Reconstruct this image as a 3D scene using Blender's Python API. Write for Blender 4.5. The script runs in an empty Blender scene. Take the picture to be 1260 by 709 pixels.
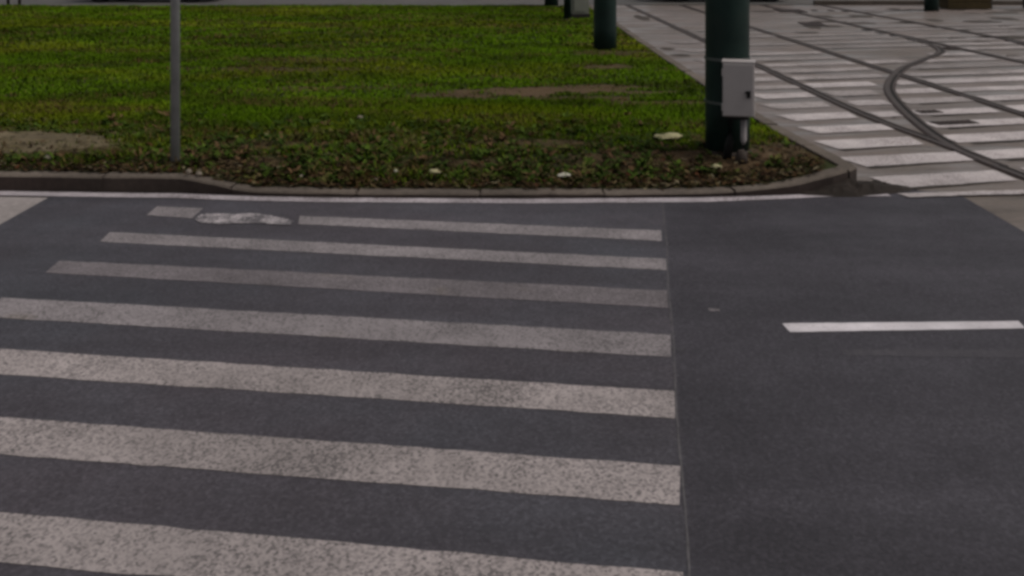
import bpy, bmesh, math, random
import numpy as np
from mathutils import Vector, Matrix
random.seed(7); rng = np.random.default_rng(11)
R = math.radians
scene = bpy.context.scene
col = scene.collection
H, F, CX, HY = 1.65, 1225.0, 630.0, -76.0      # eye height, focal length in photo pixels, vanishing point

def gp(px, py, z=0.0):
    """photo pixel -> point on the level z (metres; X right, Y away, Z up)"""
    d = F * (H - z) / (py - HY)
    return ((px - CX) / F * d, d)

# ------------------------------------------------------------------ helpers
def tag(o, label=None, cat=None, group=None, kind=None):
    if label: o['label'] = label
    if cat: o['category'] = cat
    if group: o['group'] = group
    if kind: o['kind'] = kind
    return o

def obj(name, me, mat=None, parent=None, loc=(0, 0, 0), rz=0.0, smooth=False):
    if isinstance(me, bmesh.types.BMesh):
        m = bpy.data.meshes.new(name); me.to_mesh(m); me.free(); me = m
    o = bpy.data.objects.new(name, me); col.objects.link(o)
    for mm in (mat if isinstance(mat, (list, tuple)) else [mat] if mat else []):
        me.materials.append(mm)
    if parent: o.parent = parent
    o.location = loc; o.rotation_euler = (0, 0, rz)
    if smooth:
        for p in me.polygons: p.use_smooth = True
    return o

def empty(name, loc, rz=0.0):
    o = bpy.data.objects.new(name, None); col.objects.link(o)
    o.location = loc; o.rotation_euler = (0, 0, rz); o.empty_display_size = .2
    return o

def copy_tree(o, parent=None):
    c = o.copy(); col.objects.link(c); c.parent = parent
    for ch in list(o.children): copy_tree(ch, c)
    return c

def box(bm, c, s, bev=0.0, rz=0.0, mi=0):
    g = bmesh.ops.create_cube(bm, size=1.0)
    bmesh.ops.scale(bm, vec=s, verts=g['verts'])
    if bev > 0:
        es = list({e for v in g['verts'] for e in v.link_edges})
        r = bmesh.ops.bevel(bm, geom=es, offset=bev, segments=2, affect='EDGES', profile=.6)
        vs = list({v for f in r['faces'] for v in f.verts})
        vs = list(set(vs) | {v for v in g['verts'] if v.is_valid})
    else: vs = g['verts']
    if rz: bmesh.ops.rotate(bm, verts=vs, cent=(0, 0, 0), matrix=Matrix.Rotation(rz, 3, 'Z'))
    bmesh.ops.translate(bm, verts=vs, vec=c)
    if mi:
        for f in {f for v in vs for f in v.link_faces}: f.material_index = mi
    return vs

def lathe(bm, prof, seg=28, cx=0, cy=0):
    rings = []
    for r, z in prof:
        rings.append([bm.verts.new((cx + r * math.cos(2 * math.pi * i / seg), cy + r * math.sin(2 * math.pi * i / seg), z)) for i in range(seg)])
    for a, b in zip(rings, rings[1:]):
        for i in range(seg):
            f = bm.faces.new((a[i], a[(i + 1) % seg], b[(i + 1) % seg], b[i])); f.smooth = True
    bm.faces.new(list(reversed(rings[0]))); bm.faces.new(rings[-1])

def tube(bm, pts, r, seg=10):
    pts = [Vector(p) for p in pts]; rings = []
    for i, p in enumerate(pts):
        t = (pts[min(i + 1, len(pts) - 1)] - pts[max(i - 1, 0)]).normalized()
        u = t.cross(Vector((0, 0, 1)));
        if u.length < .1: u = t.cross(Vector((1, 0, 0)))
        u.normalize(); v = t.cross(u)
        rings.append([bm.verts.new(p + r * (u * math.cos(2 * math.pi * k / seg) + v * math.sin(2 * math.pi * k / seg))) for k in range(seg)])
    for a, b in zip(rings, rings[1:]):
        for k in range(seg):
            f = bm.faces.new((a[k], a[(k + 1) % seg], b[(k + 1) % seg], b[k])); f.smooth = True
    bm.faces.new(rings[0]); bm.faces.new(list(reversed(rings[-1])))
    bmesh.ops.recalc_face_normals(bm, faces=bm.faces)

def sheet(name, pts, z, mat, thick=0.0):
    """flat polygon lying on the ground"""
    bm = bmesh.new()
    vs = [bm.verts.new((x, y, z)) for x, y in pts]
    f = bm.faces.new(vs)
    if f.normal.z < 0 or f.calc_area() and (f.normal_update() or f.normal.z < 0): f.normal_flip()
    return obj(name, bm, mat)

def sweep(bm, path, prof, mi=0):
    """path [(x,y,z)], prof [(u,w)]: u to the left of the direction of travel, w up; closed profile"""
    rings = []; n = len(path)
    for i in range(n):
        a = Vector(path[max(i - 1, 0)]); b = Vector(path[min(i + 1, n - 1)])
        t = (b - a); t.z = 0; t.normalize(); s = Vector((-t.y, t.x, 0))
        p = Vector(path[i])
        rings.append([bm.verts.new(p + s * u + Vector((0, 0, w))) for u, w in prof])
    m = len(prof); fs = []
    for a, b in zip(rings, rings[1:]):
        for k in range(m):
            fs.append(bm.faces.new((a[k], a[(k + 1) % m], b[(k + 1) % m], b[k])))
    fs.append(bm.faces.new(rings[0])); fs.append(bm.faces.new(list(reversed(rings[-1]))))
    for f in fs: f.material_index = mi

def smooth_path(pts, step=.15):
    """Catmull-Rom through the points"""
    P = [Vector(p) for p in pts]; out = []
    for i in range(len(P) - 1):
        p0, p1, p2, p3 = P[max(i - 1, 0)], P[i], P[i + 1], P[min(i + 2, len(P) - 1)]
        n = max(1, int((p2 - p1).length / step))
        for k in range(n):
            t = k / n
            out.append(.5 * ((2 * p1) + (p2 - p0) * t + (2 * p0 - 5 * p1 + 4 * p2 - p3) * t * t + (3 * p1 - p0 - 3 * p2 + p3) * t ** 3))
    out.append(P[-1]); return out

def lat(x, y, s):
    n = (np.asarray(x).astype(np.int64) * 374761393 + np.asarray(y).astype(np.int64) * 668265263 + s * 1442695041) & 0x7fffffff
    n = ((n ^ (n >> 13)) * 1274126177) & 0x7fffffff
    return ((n ^ (n >> 16)) & 0xffff) / 65535.0
def vn(x, y, s=1):
    xi, yi = np.floor(x), np.floor(y); fx, fy = x - xi, y - yi
    fx = fx * fx * (3 - 2 * fx); fy = fy * fy * (3 - 2 * fy)
    a, b, c, d = lat(xi, yi, s), lat(xi + 1, yi, s), lat(xi, yi + 1, s), lat(xi + 1, yi + 1, s)
    return (a * (1 - fx) + b * fx) * (1 - fy) + (c * (1 - fx) + d * fx) * fy
def fbm(x, y, s=1, o=4):
    v = 0; amp = .5; t = 0
    for k in range(o):
        v = v + amp * vn(x * 2 ** k + 17.3 * k, y * 2 ** k - 9.1 * k, s + k); t += amp; amp *= .5
    return v / t
def sstep(a, b, x):
    t = np.clip((x - a) / (b - a), 0, 1); return t * t * (3 - 2 * t)

# ------------------------------------------------------------------ materials
class NT:
    def __init__(s, name):
        s.m = bpy.data.materials.new(name); s.m.use_nodes = True
        s.n = s.m.node_tree.nodes; s.l = s.m.node_tree.links
        s.b = s.n['Principled BSDF']; s.b.inputs['Specular IOR Level'].default_value = .18
        s.tc = s.n.new('ShaderNodeTexCoord').outputs['Object']
    def mp(s, scale=(1, 1, 1), rz=0, src=None):
        n = s.n.new('ShaderNodeMapping'); n.inputs['Scale'].default_value = scale
        n.inputs['Rotation'].default_value = (0, 0, rz); s.l.new(src or s.tc, n.inputs[0]); return n.outputs[0]
    def noise(s, sc, det=4, rough=.55, vec=None, dist=0):
        n = s.n.new('ShaderNodeTexNoise'); n.inputs['Scale'].default_value = sc; n.inputs['Detail'].default_value = det
        n.inputs['Roughness'].default_value = rough; n.inputs['Distortion'].default_value = dist
        s.l.new(vec or s.tc, n.inputs['Vector']); return n.outputs['Fac']
    def vor(s, sc, vec=None, out='Distance', feat='F1'):
        n = s.n.new('ShaderNodeTexVoronoi'); n.feature = feat; n.inputs['Scale'].default_value = sc
        s.l.new(vec or s.tc, n.inputs['Vector']); return n.outputs[out]
    def ramp(s, fac, *stops):
        n = s.n.new('ShaderNodeValToRGB'); e = n.color_ramp.elements
        while len(e) < len(stops): e.new(.5)
        for k, (p, c) in enumerate(stops):
            e[k].position = p; c = (c, c, c) if isinstance(c, (int, float)) else c; e[k].color = (*c, 1)
        s.l.new(fac, n.inputs[0]); return n.outputs[0]
    def mix(s, fac, a, b, mode='MIX'):
        n = s.n.new('ShaderNodeMix'); n.data_type = 'RGBA'; n.blend_type = mode
        for i, v in ((0, fac), (6, a), (7, b)):
            if isinstance(v, (int, float)): n.inputs[i].default_value = v if i == 0 else (v, v, v, 1)
            elif isinstance(v, tuple): n.inputs[i].default_value = (*v, 1)
            else: s.l.new(v, n.inputs[i])
        return n.outputs[2]
    def math(s, op, a, b=0.0):
        n = s.n.new('ShaderNodeMath'); n.operation = op
        for i, v in ((0, a), (1, b)):
            if isinstance(v, (int, float)): n.inputs[i].default_value = v
            else: s.l.new(v, n.inputs[i])
        return n.outputs[0]
    def out(s, c, rough=.8, bump=None, bs=.3, bd=.005, metal=0):
        if isinstance(c, tuple): s.b.inputs['Base Color'].default_value = (*c, 1)
        else: s.l.new(c, s.b.inputs['Base Color'])
        if isinstance(rough, (int, float)): s.b.inputs['Roughness'].default_value = rough
        else: s.l.new(rough, s.b.inputs['Roughness'])
        s.b.inputs['Metallic'].default_value = metal
        if bump is not None:
            n = s.n.new('ShaderNodeBump'); n.inputs['Strength'].default_value = bs; n.inputs['Distance'].default_value = bd
            s.l.new(bump, n.inputs['Height']); s.l.new(n.outputs[0], s.b.inputs['Normal'])
        return s.m

def m_asphalt():
    t = NT('asphalt')
    agg = t.vor(95, out='Color'); aggv = t.ramp(agg, (0, .72), (.55, .95), (1, 1.32))
    fine = t.ramp(t.noise(60, 3, .7), (.25, .72), (.75, 1.28))
    big = t.ramp(t.noise(1.1, 5, .6), (.3, .82), (.7, 1.18))
    streak = t.ramp(t.noise(1.0, 4, .6, t.mp((.35, 3.2, 1), R(4))), (.3, .85), (.7, 1.15))
    spots = t.ramp(t.noise(7, 3, .5), (.3, .94), (.66, 1.05))
    old = t.mix(t.ramp(t.noise(.55, 4, .6), (.4, 0), (.62, 1)), (.053, .0455, .052), (.046, .044, .051))
    new = (.0395, .0355, .0415)
    sx = t.n.new('ShaderNodeSeparateXYZ'); t.l.new(t.tc, sx.inputs[0])
    side = t.math('SUBTRACT', sx.outputs[0], t.math('MULTIPLY_ADD', sx.outputs[1], .134))
    # MULTIPLY_ADD third input is the line's X at Y = 0
    for n in t.n:
        if n.type == 'MATH' and n.operation == 'MULTIPLY_ADD': n.inputs[2].default_value = .112
    mk = t.ramp(side, (0, 0), (.012, 1))
    c = t.mix(mk, old, new)
    for k in (aggv, fine, big, streak, spots): c = t.mix(1.0, c, k, 'MULTIPLY')
    return t.out(c, t.ramp(t.noise(3, 3), (.3, .62), (.7, .8)), t.mix(.5, agg, t.noise(140, 2)), .55, .004)

def m_paint(name, base, wear, fine=1.0, stain=True, dark=(.075, .066, .066), bigk=.35):
    t = NT(name)
    g = t.noise(80, 5, .8); g2 = t.vor(115, out='Color'); sp = t.mix(.45, g, g2)
    big = t.noise(2.3 if bigk < 1 else 9, 4, .6)
    f = t.math('ADD', sp, t.math('MULTIPLY', t.math('SUBTRACT', big, .5), bigk))
    lo, hi = wear - .13, wear + .13
    k = t.ramp(f, (max(lo, 0), 0), (min(hi, 1), 1))
    col_ = t.mix(k, tuple(.88 * a + .12 * b for a, b in zip(dark, base)), base)
    tone = t.mix(1.0, t.ramp(t.noise(5, 5, .7), (.3, .84), (.7, 1.16)), t.ramp(t.noise(1.0, 4, .6, t.mp((1.1, .5, 1), R(10))), (.36, .80), (.64, 1.14)), 'MULTIPLY'); col_ = t.mix(1.0, col_, tone, 'MULTIPLY')
    if stain:
        y = t.ramp(t.noise(2.0, 3, .5), (.64, 0), (.78, .35)); col_ = t.mix(y, col_, (.17, .135, .085))
    return t.out(col_, .75, sp, .35, .003)

def m_concrete(name, base, var=.18, warm=(.16, .13, .11), bs=.3):
    t = NT(name)
    a = t.ramp(t.noise(1.3, 6, .65), (.3, 1 - var), (.7, 1 + var)); b = t.ramp(t.noise(26, 5, .7), (.3, .78), (.7, 1.22))
    c = t.mix(t.ramp(t.noise(.6, 4), (.45, 0), (.7, .5)), base, warm)
    c = t.mix(1.0, t.mix(1.0, c, a, 'MULTIPLY'), b, 'MULTIPLY')
    return t.out(c, .85, t.noise(55, 5, .7), bs, .004)

def m_flat(name, c, rough=.6, var=.15, sc=9, metal=0, dirt=None, bs=.12):
    t = NT(name)
    v = t.ramp(t.noise(sc, 5, .6), (.3, 1 - var), (.7, 1 + var)); cc = t.mix(1.0, c, v, 'MULTIPLY')
    if dirt: cc = t.mix(t.ramp(t.noise(sc * .5, 6, .7), (.5, 0), (.75, .7)), cc, dirt)
    return t.out(cc, rough, t.noise(sc * 6, 3), bs, .002, metal)

def m_soil():
    t = NT('soil')
    a = t.noise(9, 6, .7); b = t.noise(1.6, 4, .6)
    c = t.mix(t.ramp(a, (.35, 0), (.68, 1)), (.011, .0075, .004), (.036, .024, .012))
    moss = t.ramp(t.math('ADD', b, t.math('MULTIPLY', a, .35)), (.52, 0), (.68, .85))
    c = t.mix(moss, c, (.028, .036, .006))
    at = t.n.new('ShaderNodeAttribute'); at.attribute_name = 'tint'
    c = t.mix(at.outputs['Fac'], c, t.mix(a, (.045, .026, .013), (.125, .080, .040)))
    return t.out(c, .95, t.noise(34, 6, .75), .9, .02)

def m_attr(name, spec=.12, rough=.65):
    t = NT(name)
    a = t.n.new('ShaderNodeAttribute'); a.attribute_name = 'tint'
    v = t.ramp(t.noise(60, 2), (.3, .85), (.7, 1.15))
    t.b.inputs['Specular IOR Level'].default_value = spec
    m = t.out(t.mix(1.0, a.outputs['Color'], v, 'MULTIPLY'), rough)
    return m

def m_bed():
    t = NT('track_concrete')
    sx = t.mp((.5, 4.2, 1), R(-12))
    a = t.ramp(t.noise(1.0, 5, .6, sx), (.32, .82), (.68, 1.14)); b = t.ramp(t.noise(22, 5, .7), (.3, .86), (.7, 1.14))
    c = t.mix(t.ramp(t.noise(.5, 5, .6), (.42, 0), (.62, 1)), (.138, .108, .095), (.106, .083, .068))
    st = t.ramp(t.noise(2.2, 5, .65, t.mp((.55, 1.6, 1))), (.54, 0), (.66, .75))
    c = t.mix(st, c, (.052, .042, .034))
    c = t.mix(1.0, t.mix(1.0, c, a, 'MULTIPLY'), b, 'MULTIPLY')
    t.b.inputs['Specular IOR Level'].default_value = .35
    return t.out(c, t.ramp(t.noise(1.6, 5, .6, t.mp((.5, 1.5, 1))), (.40, .30), (.62, .75)), t.noise(40, 5, .7), .2, .003)

M = dict(
    asphalt=m_asphalt(),
    paint=m_paint('worn_white_paint', (.285, .245, .235), .44),
    paint_old=m_paint('old_white_paint', (.205, .180, .182), .44),
    paint_faded=m_paint('faded_white_paint', (.152, .131, .137), .48),
    paint_bright=m_paint('thick_white_paint', (.36, .32, .32), .55, stain=False, dark=(.05, .045, .05), bigk=1.1),
    paint_ghost=m_paint('ghost_paint', (.056, .051, .055), .56, stain=False, dark=(.040, .036, .042)),
    paint_fresh=m_paint('fresh_white_paint', (.47, .43, .44), .24, stain=False),
    gutter=m_paint('gutter_white', (.34, .30, .31), .40, stain=False, dark=(.11, .09, .09), bigk=.8),
    bar=m_paint('track_bar_white', (.42, .37, .36), .40, dark=(.13, .105, .10), stain=False, bigk=.6),
    bar_worn=m_paint('track_bar_worn', (.33, .29, .28), .47, dark=(.12, .10, .09), stain=False, bigk=.7),
    bar_faded=m_paint('track_bar_faded', (.25, .22, .21), .5, dark=(.11, .093, .085), stain=False),
    bed=m_bed(),
    kerb=m_concrete('kerb_stone', (.105, .084, .068), .35, (.05, .038, .028)),
    kerb_side_dark=m_concrete('kerb_side_dark', (.034, .024, .021), .35, (.085, .066, .052)),
    apron=m_concrete('apron_concrete', (.235, .205, .195), .1, (.20, .175, .16)),
    pave=m_concrete('pale_pavement', (.115, .11, .09), .15, (.10, .092, .072)),
    farroad=m_concrete('far_road_surface', (.075, .07, .066), .2, (.09, .075, .06)),
    ground=m_concrete('ground_surface', (.08, .075, .068), .2, (.06, .055, .05)),
    soil=m_soil(),
    dirt=m_concrete('dark_dirt', (.018, .013, .010), .4, (.03, .021, .015), 1.0),
    slab=m_concrete('tan_slab', (.135, .105, .060), .35, (.06, .042, .03), .8),
    seam=m_flat('seam_filler', (.078, .072, .074), .8, .3, 20),
    bitumen=m_flat('rail_bitumen', (.048, .033, .030), .8, .35, 14),
    steel=m_flat('rail_steel', (.050, .038, .034), .6, .3, 20, .2, (.05, .03, .02)),
    groove=m_flat('rail_groove', (.012, .010, .009), .9),
    iron=m_flat('cast_iron', (.022, .018, .016), .7, .3, 20),
    patch=m_flat('dark_patching', (.034, .027, .023), .8, .35, 6),
    stain=m_flat('oily_stain', (.046, .036, .029), .8, .35, 6),
    green=m_flat('dark_green_enamel', (.007, .018, .0145), .5, .45, 5, 0, (.012, .010, .008)),
    galv=m_flat('galvanised_steel', (.27, .265, .26), .6, .15, 12, 0, (.06, .06, .05)),
    boxgrey=m_flat('grey_enamel', (.33, .295, .285), .5, .06, 6, 0, (.24, .21, .20)),
    boxdark=m_flat('black_rubber', (.012, .011, .011), .6),
    band=m_flat('steel_band', (.10, .11, .105), .45, .15, 20, .6),
    conduit=m_flat('grey_conduit', (.19, .17, .17), .6, .15, 20),
    cement=m_concrete('cement_footing', (.036, .028, .025), .3, (.04, .028, .02), .9),
    paper=m_flat('dirty_paper', (.40, .37, .30), .8, .15, 30),
    paper_tan=m_flat('tan_card', (.30, .27, .15), .8, .25, 12),
    stone=m_flat('pale_stone', (.17, .14, .11), .85, .25, 25),
    planter=m_flat('brown_timber', (.055, .038, .016), .75, .25, 7),
    cabinet=m_flat('pale_cabinet', (.17, .17, .14), .6, .1, 7, 0, (.1, .085, .055)),
    tyre=m_flat('tyre_rubber', (.008, .008, .008), .85, .2, 20),
    rim=m_flat('wheel_metal', (.25, .25, .26), .35, .08, 10, .8),
    carpaint=m_flat('grey_car_paint', (.09, .095, .10), .25, .03, 5),
    carpaint2=m_flat('dark_car_paint', (.03, .03, .035), .25, .03, 5),
    glass=m_flat('dark_glass', (.01, .012, .014), .08, .05, 5),
    lamp=m_flat('lamp_lens', (.5, .5, .5), .15, .05, 10),
    redlamp=m_flat('red_lens', (.25, .01, .01), .2, .05, 10),
    leaf=m_attr('leaf_tint', .03, .8), grassm=m_attr('blade_tint', 0, .9),
)

# ------------------------------------------------------------------ ground sheets
sheet('ground', [(-400, -300), (400, -300), (400, 900), (-400, 900)], -.020, M['ground'])['kind'] = 'structure'
# kerb line: outer foot of the kerb, with the height of its top
KF = [(-30, 6.75, .12), (-12, 6.62, .115), (-6, 6.54, .11), (-3.34, 6.50, .105), (-2.6, 6.455, .102), (-2.15, 6.436, .098), (-1.9, 6.40, .065), (-1.68, 6.37, .037),
      (-1.19, 6.335, .034), (.05, 6.305, .034), (1.19, 6.335, .036), (1.62, 6.38, .048), (1.86, 6.41, .078), (2.08, 6.45, .12), (2.2, 6.50, .134)]
KR = [(2.28, 6.60, .138), (2.27, 6.9, .138), (2.23, 7.3, .138), (2.13, 8.7, .138), (2.07, 11, .136), (1.99, 14.1, .134), (1.90, 18.5, .132), (1.80, 22.6, .13)]
kxf = np.array([k[0] for k in KF]); kyf = np.array([k[1] for k in KF]); kzf = np.array([k[2] for k in KF])
kxr = np.array([k[0] for k in KR]); kyr = np.array([k[1] for k in KR])
def kerb_y(x): return np.interp(x, kxf, kyf)
def kerb_z(x): return np.interp(x, kxf, kzf)
def kerb_x(y): return np.interp(y, kyr, kxr)
KW = .115
FAR = 22.6

road = sheet('road', [(-2.98, -14), (2.88, -14), (2.88, 6.44), (2.3, 6.62), (2.05, 6.52), (1.2, 6.40), (0, 6.38), (-1.7, 6.42), (-2.5, 6.5), (-2.95, 6.5)], 0, M['asphalt'])
tag(road, kind='structure')
apron = sheet('concrete_apron', [(-30, -14), (-2.9, -14), (-2.9, 6.6), (-30, 6.9)], -.006, M['apron']); tag(apron, kind='structure')
bed = sheet('track_bed', [(2.0, 6.43), (2.8, 6.43), (2.8, -14), (14, -14), (14, 24.6), (1.72, 24.6), (1.95, 14)], -.004, M['bed']); tag(bed, kind='structure')
far = sheet('far_pavement', [(-45, FAR - .05), (1.8, FAR - .05), (1.75, 24.8), (-45, 24.8)], -.003, M['pave']); tag(far, kind='structure')
fr = sheet('far_road', [(-60, 24.72), (60, 24.72), (60, 33), (-60, 33)], .001, M['farroad']); tag(fr, kind='structure')
bm = bmesh.new(); box(bm, (20.5, 24.72, .03), (26.0, .14, .14), .01)
tag(obj('far_kerb', bm, M['kerb']), kind='structure')

# kerb stones: short lengths with open joints over a bedding strip
kerb_path = smooth_path([(x, y, z) for x, y, z in KF + KR], .08)
bm = bmesh.new()
prof = [(0, -1), (0, -.012), (.012, 0), (KW - .006, 0), (KW, -.006), (KW, -1)]
L = 0.0; seg = [kerb_path[0]]
def put(seg):
    if len(seg) < 2: return
    rings = []
    jig = random.uniform(-.006, .006); jz = random.uniform(-.004, .003)
    for i, p in enumerate(seg):
        a = seg[max(i - 1, 0)]; b = seg[min(i + 1, len(seg) - 1)]
        t = b - a; t.z = 0; t.normalize(); s = Vector((-t.y, t.x, 0))
        p2 = p.copy()
        if i == 0: p2 += t * .008
        if i == len(seg) - 1: p2 -= t * .008
        r = []
        for u, w in prof:
            wb = (float(fbm(np.array([p.x * 9]), np.array([p.y * 9 + u * 20]), 13)[0]) - .5) * .012
            q = p2 + s * (u + jig + wb); q.z = -.03 if w == -1 else p.z + w + jz + wb * .6; r.append(bm.verts.new(q))
        rings.append(r)
    m = len(prof)
    for a, b in zip(rings, rings[1:]):
        for k in range(m): bm.faces.new((a[k], a[(k + 1) % m], b[(k + 1) % m], b[k]))
    bm.faces.new(rings[0]); bm.faces.new(list(reversed(rings[-1])))
for a, b in zip(kerb_path, kerb_path[1:]):
    L += (b - a).length; seg.append(b)
    if L > .78: put(seg); seg = [b]; L = 0
put(seg)
rings = []
for p in kerb_path: pass
low = [Vector((p.x, p.y, 0)) for p in kerb_path]
bm2 = bmesh.new()
for i, p in enumerate(kerb_path): kerb_path[i] = p
def bedding(bmx):
    rr = []
    for i, p in enumerate(kerb_path):
        a = kerb_path[max(i - 1, 0)]; b = kerb_path[min(i + 1, len(kerb_path) - 1)]
        t = b - a; t.z = 0; t.normalize(); s = Vector((-t.y, t.x, 0))
        rr.append([bmx.verts.new(Vector((p.x, p.y, 0)) + s * u + Vector((0, 0, w))) for u, w in ((.008, -.03), (.008, p.z - .012), (KW - .01, p.z - .012), (KW - .01, -.03))])
    for a, b in zip(rr, rr[1:]):
        for k in range(4): bmx.faces.new((a[k], a[(k + 1) % 4], b[(k + 1) % 4], b[k]))
bedding(bm); bm2.free()
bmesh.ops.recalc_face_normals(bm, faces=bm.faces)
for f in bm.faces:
    if abs(f.normal.z) < .5: f.material_index = 1  # upright kerb faces take a darker colour than the tops
tag(obj('kerb', bm, [M['kerb'], M['kerb_side_dark']]), kind='structure')

ELL = [(.12, 10.0, .72, .40, .97), (.75, 10.15, .7, .2, .75), (-.5, 9.75, .5, .16, .6), (1.3, 9.9, .5, .1, .7), (-1.9, 10.2, .9, .1, .5), (.55, 9.55, .9, .14, .6), (1.15, 11.75, .5, .22, .75), (1.35, 9.25, .7, .16, .6), (1.25, 7.0, .75, .26, .95), (-.3, 6.9, .35, .12, .6), (-2.0, 6.9, .4, .14, .7), (1.9, 7.05, .35, .3, .7),
       (-.55, 9.8, .45, .12, .5), (-2.4, 11.6, 1.2, .18, .45), (.2, 7.45, .5, .14, .6), (-1.6, 7.35, .6, .2, .6), (.9, 6.8, .6, .18, .6), (-3.0, 12.5, 1.5, .3, .3), (1.3, 13.3, .5, .3, .5)]
def bare(X, Y):
    b = np.zeros_like(X); wob = (fbm(X * 4, Y * 5, 21) - .5) * 2.6
    for ex, ey, rx, ry, a in ELL:
        r = np.sqrt(((X - ex) / rx) ** 2 + ((Y - ey) / ry) ** 2) + wob * .7
        b = np.maximum(b, a * (1 - sstep(.55, 1.15, r)))
    return b
# lawn soil surface
def land_z(X, Y):
    Yf = kerb_y(X); z0 = kerb_z(X)
    d = Y - Yf - KW
    right = sstep(1.7, 2.15, X)
    base = .125 + .02 * (fbm(X * .7, Y * .7, 5) - .5) * 2
    z = z0 - .004 + (base - z0) * sstep(0, .75, d)
    z = z + .02 * (fbm(X * 4, Y * 4, 9) - .5) * sstep(0, .2, d)
    dr = kerb_x(Y) - KW - X
    edge = sstep(0, .35, dr)
    return z * edge + np.minimum(z, .130) * (1 - edge)
nx, ny = 420, 300
ss = np.linspace(0, 1, nx) ** .55; tt = np.linspace(0, 1, ny) ** 1.7
Xr0 = 2.19
S, T = np.meshgrid(ss, tt)
X0 = -30 + S * (Xr0 + 30); Y = kerb_y(X0) + KW - .012 + T * (FAR - kerb_y(X0) - KW)
Xe = np.where(Y < 6.62, 2.12 + (Y - 6.45) * .3, kerb_x(Y) - KW + .012)
X = -30 + S * (Xe + 30)
Z = land_z(X, Y)
v = np.stack([X, Y, Z], -1).reshape(-1, 3)
idx = np.arange(nx * ny).reshape(ny, nx)
q = np.stack([idx[:-1, :-1], idx[:-1, 1:], idx[1:, 1:], idx[1:, :-1]], -1).reshape(-1, 4)
def np_mesh(name, v, faces, tint=None):
    k = faces.shape[1]; me = bpy.data.meshes.new(name)
    me.vertices.add(len(v)); me.vertices.foreach_set('co', v.astype(np.float32).ravel())
    me.loops.add(faces.size); me.loops.foreach_set('vertex_index', faces.astype(np.int32).ravel())
    me.polygons.add(len(faces)); me.polygons.foreach_set('loop_start', (np.arange(len(faces)) * k).astype(np.int32))
    me.update(calc_edges=True)
    if tint is not None:
        a = me.attributes.new('tint', 'FLOAT_COLOR', 'POINT')
        a.data.foreach_set('color', np.concatenate([tint, np.ones((len(tint), 1))], 1).astype(np.float32).ravel())
    return me
soil_t = np.clip(bare(v[:, 0], v[:, 1]) * 1.1, 0, 1)
tag(obj('lawn_soil', np_mesh('lawn_soil', v, q, np.repeat(soil_t[:, None], 3, 1)), M['soil'], smooth=True), kind='structure')

# ------------------------------------------------------------------ vegetation
def blades(P, yaw, Ln, W, e0, e1, colr, prof):
    """P (n,3); centre line climbing at angle e0 (root) to e1 (tip); prof = [(t, half-width factor)], last one is the tip"""
    n = len(P); m = len(prof); dirx, diry = np.cos(yaw), np.sin(yaw)
    cx = np.zeros(n); cz = np.zeros(n); tp = 0; rows = []
    for j, (t, wf) in enumerate(prof):
        e = e0 + (e1 - e0) * (t + tp) / 2; dl = (t - tp) * Ln
        cx = cx + dl * np.cos(e); cz = cz + dl * np.sin(e); tp = t
        c = P + np.stack([cx * dirx, cx * diry, cz], -1)
        if j == m - 1: rows.append(c[:, None])
        else:
            s = np.stack([-diry * W * wf / 2, dirx * W * wf / 2, np.zeros(n)], -1)
            rows.append(np.stack([c - s, c + s], 1))
    V = np.concatenate(rows, 1); k = V.shape[1]
    f = []
    for j in range(m - 2):
        a = 2 * j; f += [(a, a + 1, a + 3), (a, a + 3, a + 2)]
    f.append((k - 3, k - 2, k - 1))
    Fc = (np.array(f)[None] + (np.arange(n) * k)[:, None, None]).reshape(-1, 3)
    return V.reshape(-1, 3), Fc, np.repeat(colr, k, 0)

SLAB = (-12.0, -2.92, 6.98, 7.76)
def in_slab(X, Y, m=0.0): return (X < SLAB[1] - m + .12 * np.sin(Y * 9)) & (Y > SLAB[2] + m) & (Y < SLAB[3] - m + .05 * np.sin(X * 4))

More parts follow.
